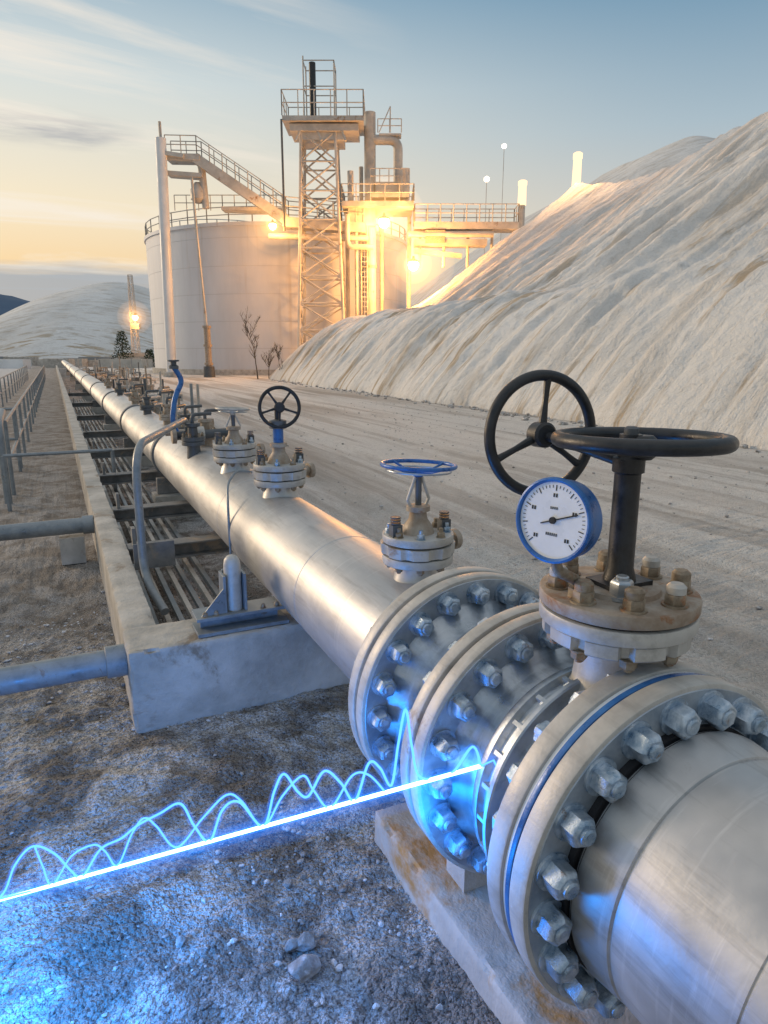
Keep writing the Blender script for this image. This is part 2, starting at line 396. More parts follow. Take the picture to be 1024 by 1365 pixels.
b.lathe(P(e),ny,[(-.005,.365),(.03,.35),(.07,.325),(.11,.315),(.32,.315)],SILVER2,96)
b.done('pipe_flange')
b=B(); e2=flange_pair(b,1.635,.050,.016)
b.lathe(P(e2),ny,[(-.005,.36),(.02,.352),(.04,.335),(.07,.325),(.20,.322)],SILVER2,96)
b.done('pipe_flange')
b=B()
b.lathe(P(e2-.13),ny,[(0,.325),(.0,.345),(.012,.352),(.03,.352),(.04,.335),(.06,.335),(.065,.350),(.08,.352),(.085,.335),(.15,.325),(.22,.33)],SILVER2,96)
b.lathe(P(1.295),ny,[(0,.32),(0,.372),(.004,.376),(.016,.376),(.02,.372),(.02,.32)],SILVER2,96)
for i in range(24):
    t=2*math.pi*i/24; d=Vector((math.cos(t),0,math.sin(t))); q=P(1.315)+d*.343
    b.box(q,(0,.02,0),d*.022,d.cross(Vector((0,1,0)))*.006,SILVER2)
VX,VY=1.30,1.27
o=Vector((VX,VY,0))
b.lathe(o,up,[(1.02,.15),(1.08,.13),(1.12,.105),(1.18,.098),(1.24,.10),(1.262,.12)],CREAM,48)
notch=lambda t: 1-.10*(1 if math.cos(t*10)>.55 else 0)
b.lathe(o,up,[(1.262,.185),(1.268,.192),(1.30,.192),(1.306,.185)],CREAM,120,rf=notch)
b.disc(o,up,1.306,1.345,.203,CREAM,96,.005)
b.disc(o,up,1.345,1.352,.190,GASK,96,.001)
b.disc(o,up,1.352,1.388,.205,RUST,96,.006)
b.lathe(o,up,[(1.388,.11),(1.40,.105),(1.405,.07)],RUST,48)
for i in range(8):
    t=2*math.pi*(i+.3)/8; q=o+Vector((math.cos(t)*.158,math.sin(t)*.158,1.388))
    b.bolt(q,up,.027,.035,RUSTB,.0); b.lathe(q,up,[(.033,.024),(.05,.024),(.058,.016)],RUSTB if i%3 else CREAM,16)
    b.bolt(q-Vector((0,0,.126)),(0,0,-1),.022,.028,RUSTB,.3)
b.bolt(o+Vector((-.05,-.06,1.39)),up,.03,.05,SILVER2,.2)
b.box(o+Vector((.0,.0,1.408)),(.07,0,0),(0,.05,0),(0,0,.008),BLACK)
b.lathe(o,up,[(1.405,.045),(1.43,.040),(1.45,.034),(1.70,.033),(1.705,.040),(1.74,.040),(1.745,.030),(1.80,.028)],BLACK,32)
b.lathe(o,up,[(1.80,.018),(1.815,.018),(1.82,.012)],DARKST,16)
b.done('gate_valve')
def wheel(b,c,ax,RR,r,mat,n=4,dish=.0,hub=.03,ph=.3):
    c=Vector(c);a,u,v=frame(ax); b.torus(c,ax,RR,r,mat,96,16)
    for i in range(n):
        t=2*math.pi*i/n+ph;e=u*math.cos(t)+v*math.sin(t)
        p0=c-a*dish+e*hub*.7; p1=c+e*(RR-r*.3); mid=(p0+p1)/2-a*dish*.2
        b.tube([p0,p0.lerp(mid,.5),mid,mid.lerp(p1,.5),p1],r*.6,mat,10,[r*.85,r*.7,r*.55,r*.6,r*.75])
    b.lathe(c-a*dish,ax,[(-hub*.8,hub*.8),(-hub*.6,hub),(hub*.6,hub),(hub*.8,hub*.8)],mat,24)
b=B(); wheel(b,(VX+.022,VY-.012,1.785),(.02,.03,1),.203,.0195,BLACK,4,.018,.038,.9); b.done('valve_handwheel')
b=B(); wc=Vector((1.225,1.53,1.775)); wheel(b,wc,(-.10,-1,.05),.165,.0155,BLACK,3,-.0,.036,.42)
b.tube([wc,Vector((1.24,1.46,1.765)),Vector((VX,VY+.02,1.725))],.014,BLACK,12)
b.done('valve_handwheel')
# gauge
b=B(); gc=Vector((1.075,1.255,1.605)); ga=Vector((-.93,-.30,.10)).normalized()
rt=Vector((0,0,1)).cross(ga).normalized(); upv=ga.cross(rt).normalized()
b.lathe(gc,ga,[(-.035,.085),(-.028,.097),(.018,.099),(.024,.103),(.034,.103),(.037,.096),(.030,.0925)],BLUEP,72)
b.lathe(gc,ga,[(.0305,.0925),(.0372,.0945),(.0385,.099),(.036,.104),(.028,.1045)],BLUEP,72,cap=False)
b.lathe(gc,ga,[(.0285,.0935),(.0312,.093)],WHITEP,72)
for i in range(41):
    t=R(225-270*i/40); d=rt*math.cos(t)+upv*math.sin(t); big_=i%5==0
    b.box(gc+ga*.0318+d*(.079 if big_ else .082),d*(.007 if big_ else .0035),ga.cross(d)*(.0012 if big_ else .0006),ga*.0004,BLACK)
for i in range(0,41,10):
    t=R(225-270*i/40); d=rt*math.cos(t)+upv*math.sin(t)
    for k in (-.004,.003): b.box(gc+ga*.0318+d*.061+rt*k,rt*.0022,upv*.0045,ga*.0004,BLACK)
for k in range(6): b.box(gc+ga*.0318-upv*.034+rt*(-.014+.0055*k),rt*.0018,upv*.0035,ga*.0004,DARKST)
for k in range(4): b.box(gc+ga*.0318+upv*.03+rt*(-.009+.0055*k),rt*.0018,upv*.003,ga*.0004,DARKST)
t=R(20); d=rt*math.cos(t)+upv*math.sin(t)
b.box(gc+ga*.0335+d*.018,d*.052,ga.cross(d)*.0016,ga*.0008,BLACK); b.lathe(gc,ga,[(.031,.009),(.037,.008)],BLACK,20)
b.tube(rc([gc-upv*.09,gc-upv*.13+Vector((.01,0,0)),Vector((1.16,1.27,1.43)),Vector((1.17,1.27,1.385))],.02),.014,RUSTB,12)
b.lathe(Vector((1.16,1.265,1.385)),up,[(0,.028),(.03,.028)],RUSTB,6)
b.done('pressure_gauge')
# near flange pair
b=B(); y0=1.165; t=.058
b.disc(P(y0),ny,0,t,.45,CREAM,160,.006)
b.disc(P(y0),ny,t,t+.012,.441,WHITEP,160,.001); b.disc(P(y0),ny,t+.012,t+.028,.444,BLUEP,160,.001); b.disc(P(y0),ny,t+.028,t+.034,.43,GASK,160,.001)
b.disc(P(y0),ny,t+.034,2*t+.034,.45,CREAM,160,.006)
e=y0-2*t-.034
b.lathe(P(e),ny,[(0,.437),(.0025,.435)],FLFACE,128)
boltring(b,e-.002,-1,.388,20,.038,.058,BOLT,.14,.3); boltring(b,y0+.001,1,.388,20,.034,.05,BOLT,.15,.3)
b.lathe(P(e),ny,[(-.005,.35),(.02,.348),(.022,.335),(.032,.33),(.035,.345)],GASK,96)
b.done('pipe_flange')
b=B()
b.lathe(P(e-.03),ny,[(0,.342),(.02,.346),(.11,.335),(.113,.329),(.12,.329),(.123,.334),(.40,.334),(.402,.331),(.406,.331),(.408,.334),(2.2,.334)],NEARP,160)
b.done('discharge_pipe')

def small_valve(name,x,y,s,wh,wmat,zb=1.05,Rw=.15,zw=1.55,nb=8):
    b=B();o=Vector((x,y,0));z=zb
    b.lathe(o,up,[(z-.06,.12*s),(z+.03,.10*s),(z+.07,.085*s),(z+.09,.085*s)],SILVER,40)
    q=z+.09
    b.disc(o,up,q,q+.035*s,.15*s,CREAM,48,.003); b.disc(o,up,q+.035*s,q+.042*s,.135*s,GASK,48,.001)
    b.lathe(o,up,[(q+.042*s,.155*s),(q+.085*s,.158*s)],CREAM,60,rf=lambda t:1-.07*(math.cos(t*8)>.5))
    b.disc(o,up,q+.085*s,q+.092*s,.135*s,GASK,48,.001); b.disc(o,up,q+.092*s,q+.125*s,.15*s,CREAM,48,.003)
    for i in range(nb):
        t=2*math.pi*(i+.5)/nb; p=o+Vector((math.cos(t)*.122*s,math.sin(t)*.122*s,q+.125*s)); b.bolt(p,up,.016*s,.022*s,BOLT if i%2 else RUSTB,.8)
        b.bolt(p-Vector((0,0,.127*s)),(0,0,-1),.016*s,.02*s,RUSTB,.3)
    q+=.125*s
    b.lathe(o,up,[(q,.07*s),(q+.03*s,.06*s),(q+.06*s,.04*s),(q+.09*s,.035*s),(q+.095*s,.05*s),(q+.115*s,.05*s),(q+.118*s,.03*s)],RUST,32)
    for sx in (-1,1):
        p=o+Vector((sx*.115*s,-.02,q)); b.abox(p.x-.022*s,p.x+.022*s,p.y-.02*s,p.y+.02*s,q,q+.05*s,DARKST)
        for k in range(3): b.lathe(p,up,[((.052+.012*k)*s,.022*s),((.058+.012*k)*s,.022*s)],DARKST,10)
    if wh=='h':
        b.tube([o+Vector((0,0,q+.1*s)),o+Vector((0,0,zw-.02))],.014*s,DARKST)
        for sx in (-1,1): b.tube([o+Vector((sx*.03*s,0,q+.1*s)),o+Vector((sx*.05*s,0,(q+zw)/2)),o+Vector((sx*.015*s,0,zw-.05))],.007,CREAM)
        wheel(b,o+Vector((0,0,zw)),(.05,.02,1),Rw,.0085*s,wmat,4,.03,.022*s)
        b.torus(o+Vector((0,0,zw-.022)),(.05,.02,1),Rw*.88,.004,SILVER2,64,8)
    else:
        c=o+Vector((0,-.05,zw)); b.tube([o+Vector((0,0,q+.1*s)),o+Vector((0,0,zw-Rw*.95))],.03*s,BLUEP,16)
        b.lathe(o+Vector((0,0,zw-Rw*1.1)),up,[(0,.05*s),(.05,.05*s),(.06,.02)],DARKST,20)
        b.tube([o+Vector((0,0,zw-Rw)),o+Vector((0,0,zw)),c],.018*s,BLACK,12)
        wheel(b,c,(-.25,-1,0),Rw,.012,wmat,5,.0,.03*s)
    b.lathe(o+Vector((0,0,zb+.09+.06*s)),(1,.2,0),[(.1*s,.03*s),(.19*s,.03*s),(.19*s,.045*s),(.22*s,.045*s)],RUST,20)
    return b.done(name)
small_valve('blue_wheel_valve',1.315,2.42,1.0,'h',BLUEP,1.05,.152,1.55)
small_valve('globe_valve',1.30,4.35,1.15,'v',BLACK,1.05,.128,1.655)
small_valve('relief_valve',1.27,5.5,1.15,'h',CREAM,1.05,.13,1.56)
b=B()
for k,(yy,xx) in enumerate([(6.7,1.15),(7.1,1.35),(7.7,1.25),(9.4,1.3),(11.2,1.25),(13.5,1.3),(16.5,1.28),(20,1.28)]):
    o=Vector((xx,yy,0)); b.lathe(o,up,[(1.0,.07),(1.13,.06),(1.13,.11),(1.16,.11),(1.17,.10),(1.175,.11),(1.21,.11),(1.215,.05),(1.3,.045),(1.31,.07),(1.34,.07)],RUST if k%2 else DARKST,24)
    for i in range(6):
        t=i*math.pi/3; b.bolt(o+Vector((math.cos(t)*.09,math.sin(t)*.09,1.21)),up,.014,.03,RUSTB)
    b.tube(rc([o+Vector((0,0,1.3)),o+Vector((0,0,1.42)),o+Vector((.2,.1,1.42))],.04),.018,DARKST,8)
b.tube([(1.0,6.9,1.2),(1.6,7.0,1.2)],.045,DARKST,14); b.tube([(1.0,7.5,1.17),(1.7,7.4,1.17)],.035,RUST,14)
b.lathe((1.0,6.9,1.2),(1,0,0),[(-.02,.075),(.02,.075)],RUST,20); b.lathe((1.25,6.95,1.2),(1,0,0),[(-.05,.08),(.05,.08)],CREAM,20)
b.done('pipe_manifold')
b=B(); b.tube(rc([(1.12,7.3,1.12),(1.05,7.3,1.3),(1.1,7.35,1.55),(1.2,7.4,1.72),(1.12,7.4,1.86)],.12),.028,BLUEP,12)
b.lathe((1.12,7.4,1.84),up,[(0,.05),(.03,.05),(.04,.03),(.07,.03),(.075,.06),(.09,.06)],DARKST,16); b.done('blue_hose')
b=B(); b.tube(rc([(.52,4.55,.28),(.44,4.95,.42),(.45,5.0,1.36),(1.12,6.9,1.36),(1.16,7.0,1.2)],.30,12),.030,GREYP,16)
b.lathe((.45,5.0,.75),up,[(0,.034),(.02,.036),(.04,.034)],GREYP,16); b.done('vent_pipe')
b=B(); b.tube(rc([(.985,4.55,.46),(.985,4.55,.98),(1.02,4.7,1.10),(1.14,4.9,1.16),(1.3,4.95,1.12)],.08),.009,GREYP,8); b.done('conduit')

# ------------------------------------------------------------ concrete
def conc_box(b,x0,x1,y0,y1,z0,z1,step=.05,amp=.006,mat=None):
    def f(o,du,dv,nu,nv):
        k=b.mi(mat or CONC);base=len(b.v)
        c=Vector(((x0+x1)/2,(y0+y1)/2,(z0+z1)/2))
        for i in range(nu+1):
            for j in range(nv+1):
                p=Vector(o)+Vector(du)*(i/nu)+Vector(dv)*(j/nv)
                fx=abs(p.x-x0)<1e-5 or abs(p.x-x1)<1e-5; fy=abs(p.y-y0)<1e-5 or abs(p.y-y1)<1e-5; fz=abs(p.z-z0)<1e-5 or abs(p.z-z1)<1e-5
                nn=mn.noise(p*6)*amp*.7+mn.noise(p*23)*amp*.6
                if fx+fy+fz>1: nn-=amp*1.0+max(0,mn.noise(p*11)-.15)*amp*6
                dn=Vector((1 if p.x>c.x else -1,1 if p.y>c.y else -1,1 if p.z>c.z else -1))
                p=p+Vector((dn.x*nn*fx,dn.y*nn*fy,dn.z*nn*fz))
                b.v.append(p)
        for i in range(nu):
            for j in range(nv):
                a=base+i*(nv+1)+j; b.face((a,a+nv+1,a+nv+2,a+1),k)
    n=lambda d:max(1,min(160,int(d/step)))
    dx,dy,dz=x1-x0,y1-y0,z1-z0
    f((x0,y0,z0),(dx,0,0),(0,0,dz),n(dx),n(dz)); f((x0,y0,z1),(dx,0,0),(0,dy,0),n(dx),n(dy))
    f((x0,y1,z0),(0,-dy,0),(0,0,dz),n(dy),n(dz)); f((x1,y0,z0),(0,dy,0),(0,0,dz),n(dy),n(dz)); f((x1,y1,z0),(-dx,0,0),(0,0,dz),n(dx),n(dz))
b=B(); conc_box(b,.2,1.62,3.53,3.90,-.05,.465,.02); b.done('concrete_pier')
b=B(); conc_box(b,.203,.395,3.91,7.2,-.05,.455,.03); conc_box(b,.20,.39,7.22,16,-.05,.45,.1); conc_box(b,.20,.39,16.03,40,-.05,.45,.3); conc_box(b,.2,.39,40.05,100,-.05,.45,1); b.done('concrete_wall')
b=B(); conc_box(b,1.02,1.60,-.5,2.24,-.06,.145,.02,.006,CONCR); b.done('concrete_plinth')
b=B()
for y in (1.75,.75): b.abox(1.12,1.45,y-.06,y+.06,.14,.36,CONC)
b.done('pipe_support')
for y in (8.6,13,18,24,32,42,55,70):
    b=B(); b.abox(.95,1.62,y-.18,y+.18,-.05,.30,CONC)
    b.lathe((PX,y-.06,PZ),(0,1,0),[(0,.325),(.12,.325)],BEAMST,48); b.abox(1.0,1.56,y-.05,y+.05,.30,.50,BEAMST); b.done('pipe_support',.01)
b=B()
b.abox(.57,1.09,3.56,3.76,.468,.488,GREYP); b.abox(.60,1.05,3.655,3.675,.488,.555,GREYP); b.abox(.57,1.09,3.57,3.75,.555,.573,GREYP)
b.abox(.73,.745,3.60,3.72,.573,.79,GREYP); b.abox(.845,.86,3.60,3.72,.573,.79,GREYP); b.abox(.745,.845,3.70,3.715,.573,.80,GREYP)
b.tube([(.795,3.655,.573),(.795,3.655,.84),(.795,3.655,.87),(.795,3.655,.888),(.795,3.655,.895)],.05,CREAM,20,[.048,.048,.042,.028,.008])
k=b.mi(GREYP);o=len(b.v)
for yy in (3.60,3.612):
    for q in ((.60,.573),(.73,.573),(.73,.72)): b.v.append(Vector((q[0],yy,q[1])))
b.face((o,o+1,o+2),k);b.face((o+5,o+4,o+3),k);b.face((o,o+2,o+5,o+3),k);b.face((o+1,o+4,o+5,o+2),k)
for x in (.62,.68,.95,1.03): b.bolt((x,3.60,.573),up,.014,.02,RUSTB)
b.done('pipe_guide_bracket',.002)
b=B()
for y in (5.75,7.3,9.5,12,15,19,24,30):
    b.abox(.40,1.25,y-.09,y+.09,.43,.445,BEAMST); b.abox(.40,1.25,y-.01,y+.01,.33,.43,BEAMST); b.abox(.40,1.25,y-.09,y+.09,.315,.33,BEAMST)
    b.abox(.44,.47,y-.05,y+.05,.445,.60,BEAMST)
b.abox(.40,.70,5.2,5.22,.40,.60,BEAMST)
b.done('steel_cross_beam',.002)
b=B()
for i in range(7): b.abox(.44+.085*i,.475+.085*i,3.92,30,.16+.01*(i%2),.20+.01*(i%2),CONC if i%2 else GREYP)
b.done('cable_duct')
b=B()
b.tube([(.199,3.74,.345),(-6,3.74,.345)],.072,GREYP,32); b.lathe((.199,3.74,.345),(-1,0,0),[(0,.088),(.10,.088),(.105,.08)],GREYP,32); b.done('side_pipe')
b=B(); b.tube([(.199,7.05,.36),(-9,7.05,.36)],.075,GREYP,32); b.lathe((.199,7.05,.36),(-1,0,0),[(0,.09),(.1,.09)],GREYP,32); b.abox(-.12,.1,6.97,7.13,.0,.26,CONC); b.done('side_pipe')
b=B()
b.tube(rc([(-.74,10.3,-.05),(-.74,10.3,1.08),(-.74,11.2,1.18)],.2),.05,GREYP,14)
b.rail([(-.70,10.9,0),(-.70,60,0)],1.05,GREYP,2.2,.03); b.rail([(-.7,9.8,-.0),(.6,9.8,0)],.72,GREYP,1.4,.028,(1,))
b.rail([(-1.9,12,0),(-1.9,60,0)],1.05,GREYP,2.5,.03); b.rail([(-1.9,13.5,0),(-.7,13.5,0)],1.05,GREYP,1.2,.03)
b.done('handrail')
b=B()
for i in range(190):
    y=random.uniform(14,75); x=random.uniform(1.9,2.2+y*.07); h=random.uniform(.1,.6)*(1+.006*y); w=random.uniform(.1,.5)
    mt=random.choice([CONC,PLANT,DARKST,GREYP,RUST])
    if i%3==0: b.cyl((x,y,0),(x,y,h*2.0),.04,mt,8)
    elif i%3==1: b.tube(rc([(x,y,0),(x,y,h),(x+.6,y+1,h),(x+.6,y+1,0)],.1),.06,mt,8)
    else: b.box((x,y,h*.3),(w*.5,.1,0),(-.1,w*.5,0),(0,0,h*.3),mt)
b.done('site_clutter')

# ------------------------------------------------------------ plant
b=B(); TC=F(-11.2,77,0)
b.lathe(TC,up,[(0,13.6),(12.9,13.6),(12.9,13.75),(13.2,13.75),(13.2,13.5),(14.2,5),(14.5,0.2)],TANK,128)
b.lathe(TC,up,[(0,13.9),(.5,13.9),(.5,13.62)],CONC,128)
n=40
b.rail([TC+Vector((math.cos(2*math.pi*i/n)*13.55,math.sin(2*math.pi*i/n)*13.55,13.2)) for i in range(n+1)],1.25,PLANT,2.2,.05)
b.done('storage_tank')
b=B(); TC2=F(-18.5,83,0); b.lathe(TC2,up,[(0,6.8),(14.2,6.8),(14.2,6.95),(14.5,6.95),(15,.2)],TANK,64)
n=20; b.rail([TC2+Vector((math.cos(2*math.pi*i/n)*6.8,math.sin(2*math.pi*i/n)*6.8,14.5)) for i in range(n+1)],1.2,PLANT,2.2,.05); b.done('storage_tank')
b=B()
def lat(b,uc,wc,z0,z1,h0,h1,n,mat,r=.11,rb=.06):
    def c(i,z):
        t=(z-z0)/(z1-z0);h=h0*(1-t)+h1*t; s=((-1,-1),(1,-1),(1,1),(-1,1))[i]; return F(uc+s[0]*h,wc+s[1]*h,z)
    for i in range(4): b.cyl(c(i,z0),c(i,z1),r,mat,8)
    for k in range(n):
        za=z0+(z1-z0)*k/n; zb=z0+(z1-z0)*(k+1)/n
        for i in range(4):
            j=(i+1)%4
            b.cyl(c(i,za),c(j,zb),rb,mat,6); b.cyl(c(j,za),c(i,zb),rb,mat,6); b.cyl(c(i,zb),c(j,zb),rb,mat,6)
lat(b,-5.2,60,-.5,19.0,2.0,1.35,9,PLANT,.13,.075)
def deck(b,u0,u1,w0,w1,z,t,mat,rails=True,h=1.25,sp=1.2):
    b.box(F((u0+u1)/2,(w0+w1)/2,z-t/2),(F((u1-u0)/2,0,0)),(F(0,(w1-w0)/2,0)),(0,0,t/2),mat)
    if rails: b.rail([F(u0,w0,z),F(u1,w0,z),F(u1,w1,z),F(u0,w1,z),F(u0,w0,z)],h,mat,sp,.045)
deck(b,-7.9,-1.6,57.9,61.8,19.9,.35,PLANT,True,1.8); deck(b,-7.4,-2.0,58.3,61.4,19.45,.5,PLANT,False)
for u in (-6.9,-4.9,-3,): b.cyl(F(u,58.2,18.2),F(u+.4 if u<-5 else u-.4,58.6,19.2),.1,PLANT,8)
b.box(F(-4.9,60,18.8),F(1.7,0,0),F(0,1.4,0),(0,0,.4),PLANT)
b.cyl(F(-5.6,59.2,20),F(-5.6,59.2,24.0),.26,BLACK,16)
for (u,w) in ((-6.3,59),(-3.9,59),(-6.3,61),(-3.9,61)): b.cyl(F(u,w,20),F(u,w,24.4 if u<-5 else 23.9),.06,PLANT,6)
for z in (22.3,24.1): b.rail([F(-6.3,59,z-.2),F(-3.9,59,z-.2),F(-3.9,61,z-.2),F(-6.3,61,z-.2),F(-6.3,59,z-.2)],.2,PLANT,5,.05,(1,))
b.cyl(F(-7.95,57.8,11.5),F(-7.95,57.8,19.6),.09,DARKST,8)
b.done('lattice_tower')
b=B()
b.cyl(F(-1.15,60.5,-.5),F(-1.15,60.5,20.9),.47,PLANT,24); b.lathe(F(-1.15,60.5,0),up,[(14,.55),(14.3,.55)],RUST,24); b.lathe(F(-1.15,60.5,0),up,[(9,.55),(9.2,.55)],RUST,24)
b.tube(rc([F(-1,60.5,18.9),F(1.15,60.5,18.9),F(1.15,60.5,14)],.8),.38,PLANT,20)
b.tube([F(-1.9,61,3),F(-1.9,61,17)],.18,PLANT,12)
b.rail([F(-.5,60,19.3),F(1.4,60,19.3)],1.0,PLANT,.8,.04); b.beam(F(-.4,60.6,19.2),F(1.4,60.6,19.2),1.0,.15,PLANT)
b.beam(F(-.4,60,19.3),F(.5,60,21.2),.07,.07,PLANT); b.cyl(F(.5,60,19.3),F(.5,60,21.2),.05,PLANT,6)
deck(b,-3.4,2.4,58.5,63,13.9,.4,PLANT); deck(b,-1.0,2.0,58.7,62,14.5,.3,PLANT,False)
b.box(F(.2,60.6,14.9),F(.9,0,0),F(0,.8,0),(0,0,.7),PLANT); b.box(F(-1.8,60.6,12.9),F(1.1,0,0),F(0,1.2,0),(0,0,.7),PLANT)
b.cyl(F(-2.7,59,14),F(-2.7,59,16.2),.25,PLANT,14); b.cyl(F(1.8,59.5,14),F(1.8,59.5,16.5),.3,PLANT,14); b.rail([F(-1.1,59.4,15.4),F(1.9,59.4,15.4)],1.1,PLANT,.7,.04)
b.tube(rc([F(-3,59.2,13),F(-3,59.2,10.5),F(-.9,59.2,10.5)],.5),.22,PLANT,14); b.tube([F(-2.3,59.5,13.6),F(-2.3,59.5,5)],.14,PLANT,10)
for u in (-3.2,2.2,-.2): b.cyl(F(u,62.8,0),F(u,62.8,13.6),.18,PLANT,10)
for u in (-1.9,-1.4): b.cyl(F(u,59.6,3),F(u,59.6,13.8),.05,PLANT,6)
for z in np.arange(3,13.6,.4): b.cyl(F(-1.9,59.6,z),F(-1.4,59.6,z),.035,PLANT,6)
b.done('process_platform')
b=B()
deck(b,2.5,11,59.2,61.2,12.45,.55,PLANT,True,1.35,1.1); b.beam(F(2.5,60,10.9),F(8.5,60,10.9),1.6,.5,PLANT); b.beam(F(2.5,60,10.3),F(6.5,60,9.9),.4,.35,PLANT)
for u in (3,5,7,9): b.cyl(F(u,60,9),F(u,60,12),.12,PLANT,8)
b.tube([F(2,59.3,11.5),F(9,59.3,11.5)],.25,PLANT,12); b.box(F(4.2,59.6,11.3),F(.8,0,0),F(0,.5,0),(0,0,.5),RUST)
b.done('access_bridge')
b=B()
b.beam(F(-17.5,60,17.35),F(-14.8,60,17.3),1.7,.45,PLANT)
b.beam(F(-15.2,60,17.3),F(-8.0,60,12.6),1.5,.75,PLANT); b.beam(F(-17.6,60,16.2),F(-14.7,60,16.0),1.3,.3,PLANT)
b.beam(F(-8.3,60,12.5),F(-1.5,60,12.0),1.6,.75,PLANT); b.tube([F(-9.5,59.5,11.4),F(-1.3,59.5,11.2)],.25,PLANT,12)
for w in (59.2,60.8):
    b.rail([F(-17.5,w,17.55),F(-15.0,w,17.5),F(-8.0,w,13.0),F(-1.6,w,12.4)],1.35,PLANT,1.2,.045)
b.beam(F(-13.5,61,13.7),F(-8.5,61,13.6),1.5,.25,PLANT); b.rail([F(-17.5,60.8,13.6),F(-13.5,60.8,13.6),F(-8.5,60.8,13.6)],1.2,PLANT,1.1,.04)
b.cyl(F(-14.7,60,13.6),F(-14.9,60,17.1),.3,PLANT,14); b.lathe(F(-15.3,60,14),up,[(0,.25),(.3,.6),(1,.6),(1.6,.2)],PLANT,16)
b.done('conveyor_gantry')
b=B(); b.cyl(F(-18.2,59,-.3),F(-17.75,59,18.6),.42,WCOL,24); b.cyl(F(-17.75,59,18.6),F(-17.75,59,19.8),.12,PLANT,8); b.beam(F(-18.1,59,17.6),F(-16,59,17.3),.4,.3,PLANT)
b.lathe(F(-18.2,59,0),up,[(0,.7),(.4,.7)],CONC,24); b.done('support_column')
b=B(); b.tube([F(-15.2,58,15.5),F(-15.1,58,12),F(-14.7,58,4)],.1,PLANT,8); b.cyl(F(-14.7,58,0),F(-14.7,58,4.2),.27,RUST,14)
for z in (1,2.5,4): b.lathe(F(-14.7,58,z),up,[(0,.36),(.2,.36)],RUST,14)
b.lathe(F(-14.7,58,0),up,[(0,.5),(.9,.45)],DARKST,12); b.done('mast')
b=B(); lat(b,-36.8,103,0,13.0,.5,.25,10,PLANT,.05,.025); b.box(F(-36.5,103,5.8),F(.6,0,0),F(0,.5,0),(0,0,.4),PLANT); b.box(F(-37,103,1.0),F(2.0,0,0),F(0,1.6,0),(0,0,1.0),PLANT); b.done('lattice_mast')
def plight(name,loc,e,col,rad):
    l=bpy.data.lights.new(name,'POINT'); l.energy=e; l.color=col; l.shadow_soft_size=rad
    o=bpy.data.objects.new(name,l); o.location=loc; scene.collection.objects.link(o)
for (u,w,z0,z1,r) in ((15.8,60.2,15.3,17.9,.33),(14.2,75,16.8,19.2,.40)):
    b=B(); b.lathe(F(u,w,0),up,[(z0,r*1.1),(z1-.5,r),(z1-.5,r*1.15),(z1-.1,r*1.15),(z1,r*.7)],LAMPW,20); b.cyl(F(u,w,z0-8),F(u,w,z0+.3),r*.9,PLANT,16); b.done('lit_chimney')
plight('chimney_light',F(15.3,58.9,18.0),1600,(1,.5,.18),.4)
for (u,w,z) in ((14.6,90,26.2),(11.2,80,20.2)):
    b=B(); b.cyl(F(u,w,0),F(u,w,z),.035,PLANT,8); b.lathe(F(u,w,z),up,[(0,.16),(.15,.30),(.4,.28),(.55,.05)],BULB,12); b.done('street_lamp')
def lamp(u,w,z,e,r=.28,hal=2.2,hd=1.0):
    b=B(); c=F(u,w,z); b.lathe(c,up,[(-r,r*.3),(-r*.7,r*.75),(0,r),(r*.5,r*.85)],LAMP,20); b.lathe(c,up,[(r*.5,r*1.15),(r*.7,r*1.1),(r*1.1,r*.3),(r*1.6,r*.2)],DARKST,20)
    b.beam(c+Vector((0,0,r*1.4)),c+F(0,.9,r*1.4),.08,.08,DARKST)
    for rr,dd in ((hal,.05),(hal*.7,.08),(hal*.45,.2),(hal*.24,.8)):  # nested emissive shells added to imitate the glow around the lamp
        vm_=volm('lamp_glow_shell',(1,.48,.13),dd*hd)
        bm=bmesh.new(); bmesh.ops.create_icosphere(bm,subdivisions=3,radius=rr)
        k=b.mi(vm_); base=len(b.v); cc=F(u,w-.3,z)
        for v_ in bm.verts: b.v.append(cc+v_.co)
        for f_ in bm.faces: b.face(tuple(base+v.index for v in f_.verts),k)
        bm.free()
    b.done('floodlight')
    plight('lamp_light',F(u,w-.9,z-.5),e,(1,.42,.10),.3)
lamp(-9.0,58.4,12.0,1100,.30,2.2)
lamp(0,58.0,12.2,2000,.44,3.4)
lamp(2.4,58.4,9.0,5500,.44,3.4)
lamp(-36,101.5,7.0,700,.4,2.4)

def tree(name,base,h,seed):
    rnd=random.Random(seed); b=B()
    def br(p,d,l,r,lev):
        n=5; pts=[p]; q=p.copy(); dd=d.copy()
        for i in range(n):
            dd=(dd+Vector((rnd.uniform(-.15,.15),rnd.uniform(-.15,.15),.05))).normalized(); q=q+dd*l/n; pts.append(q.copy())
        b.tube(pts,r,BARK,5,[r*(1-.75*i/n) for i in range(n+1)])
        if lev>0:
            for k in range(6 if lev>1 else 5):
                t=rnd.randint(1,n); a=rnd.uniform(0,6.28); e=Vector((math.cos(a),math.sin(a),rnd.uniform(.5,1.2))).normalized()
                br(pts[t],(dd*.5+e).normalized(),l*rnd.uniform(.35,.55),r*.5*(1-.5*t/n)+.008,lev-1)
    br(Vector(base),Vector((0,0,1)),h,h*.018,3); return b.done(name)
tree('bare_tree',F(-9.9,54,0),3.2,3); tree('bare_tree',F(-9.2,55,0),2.2,5)
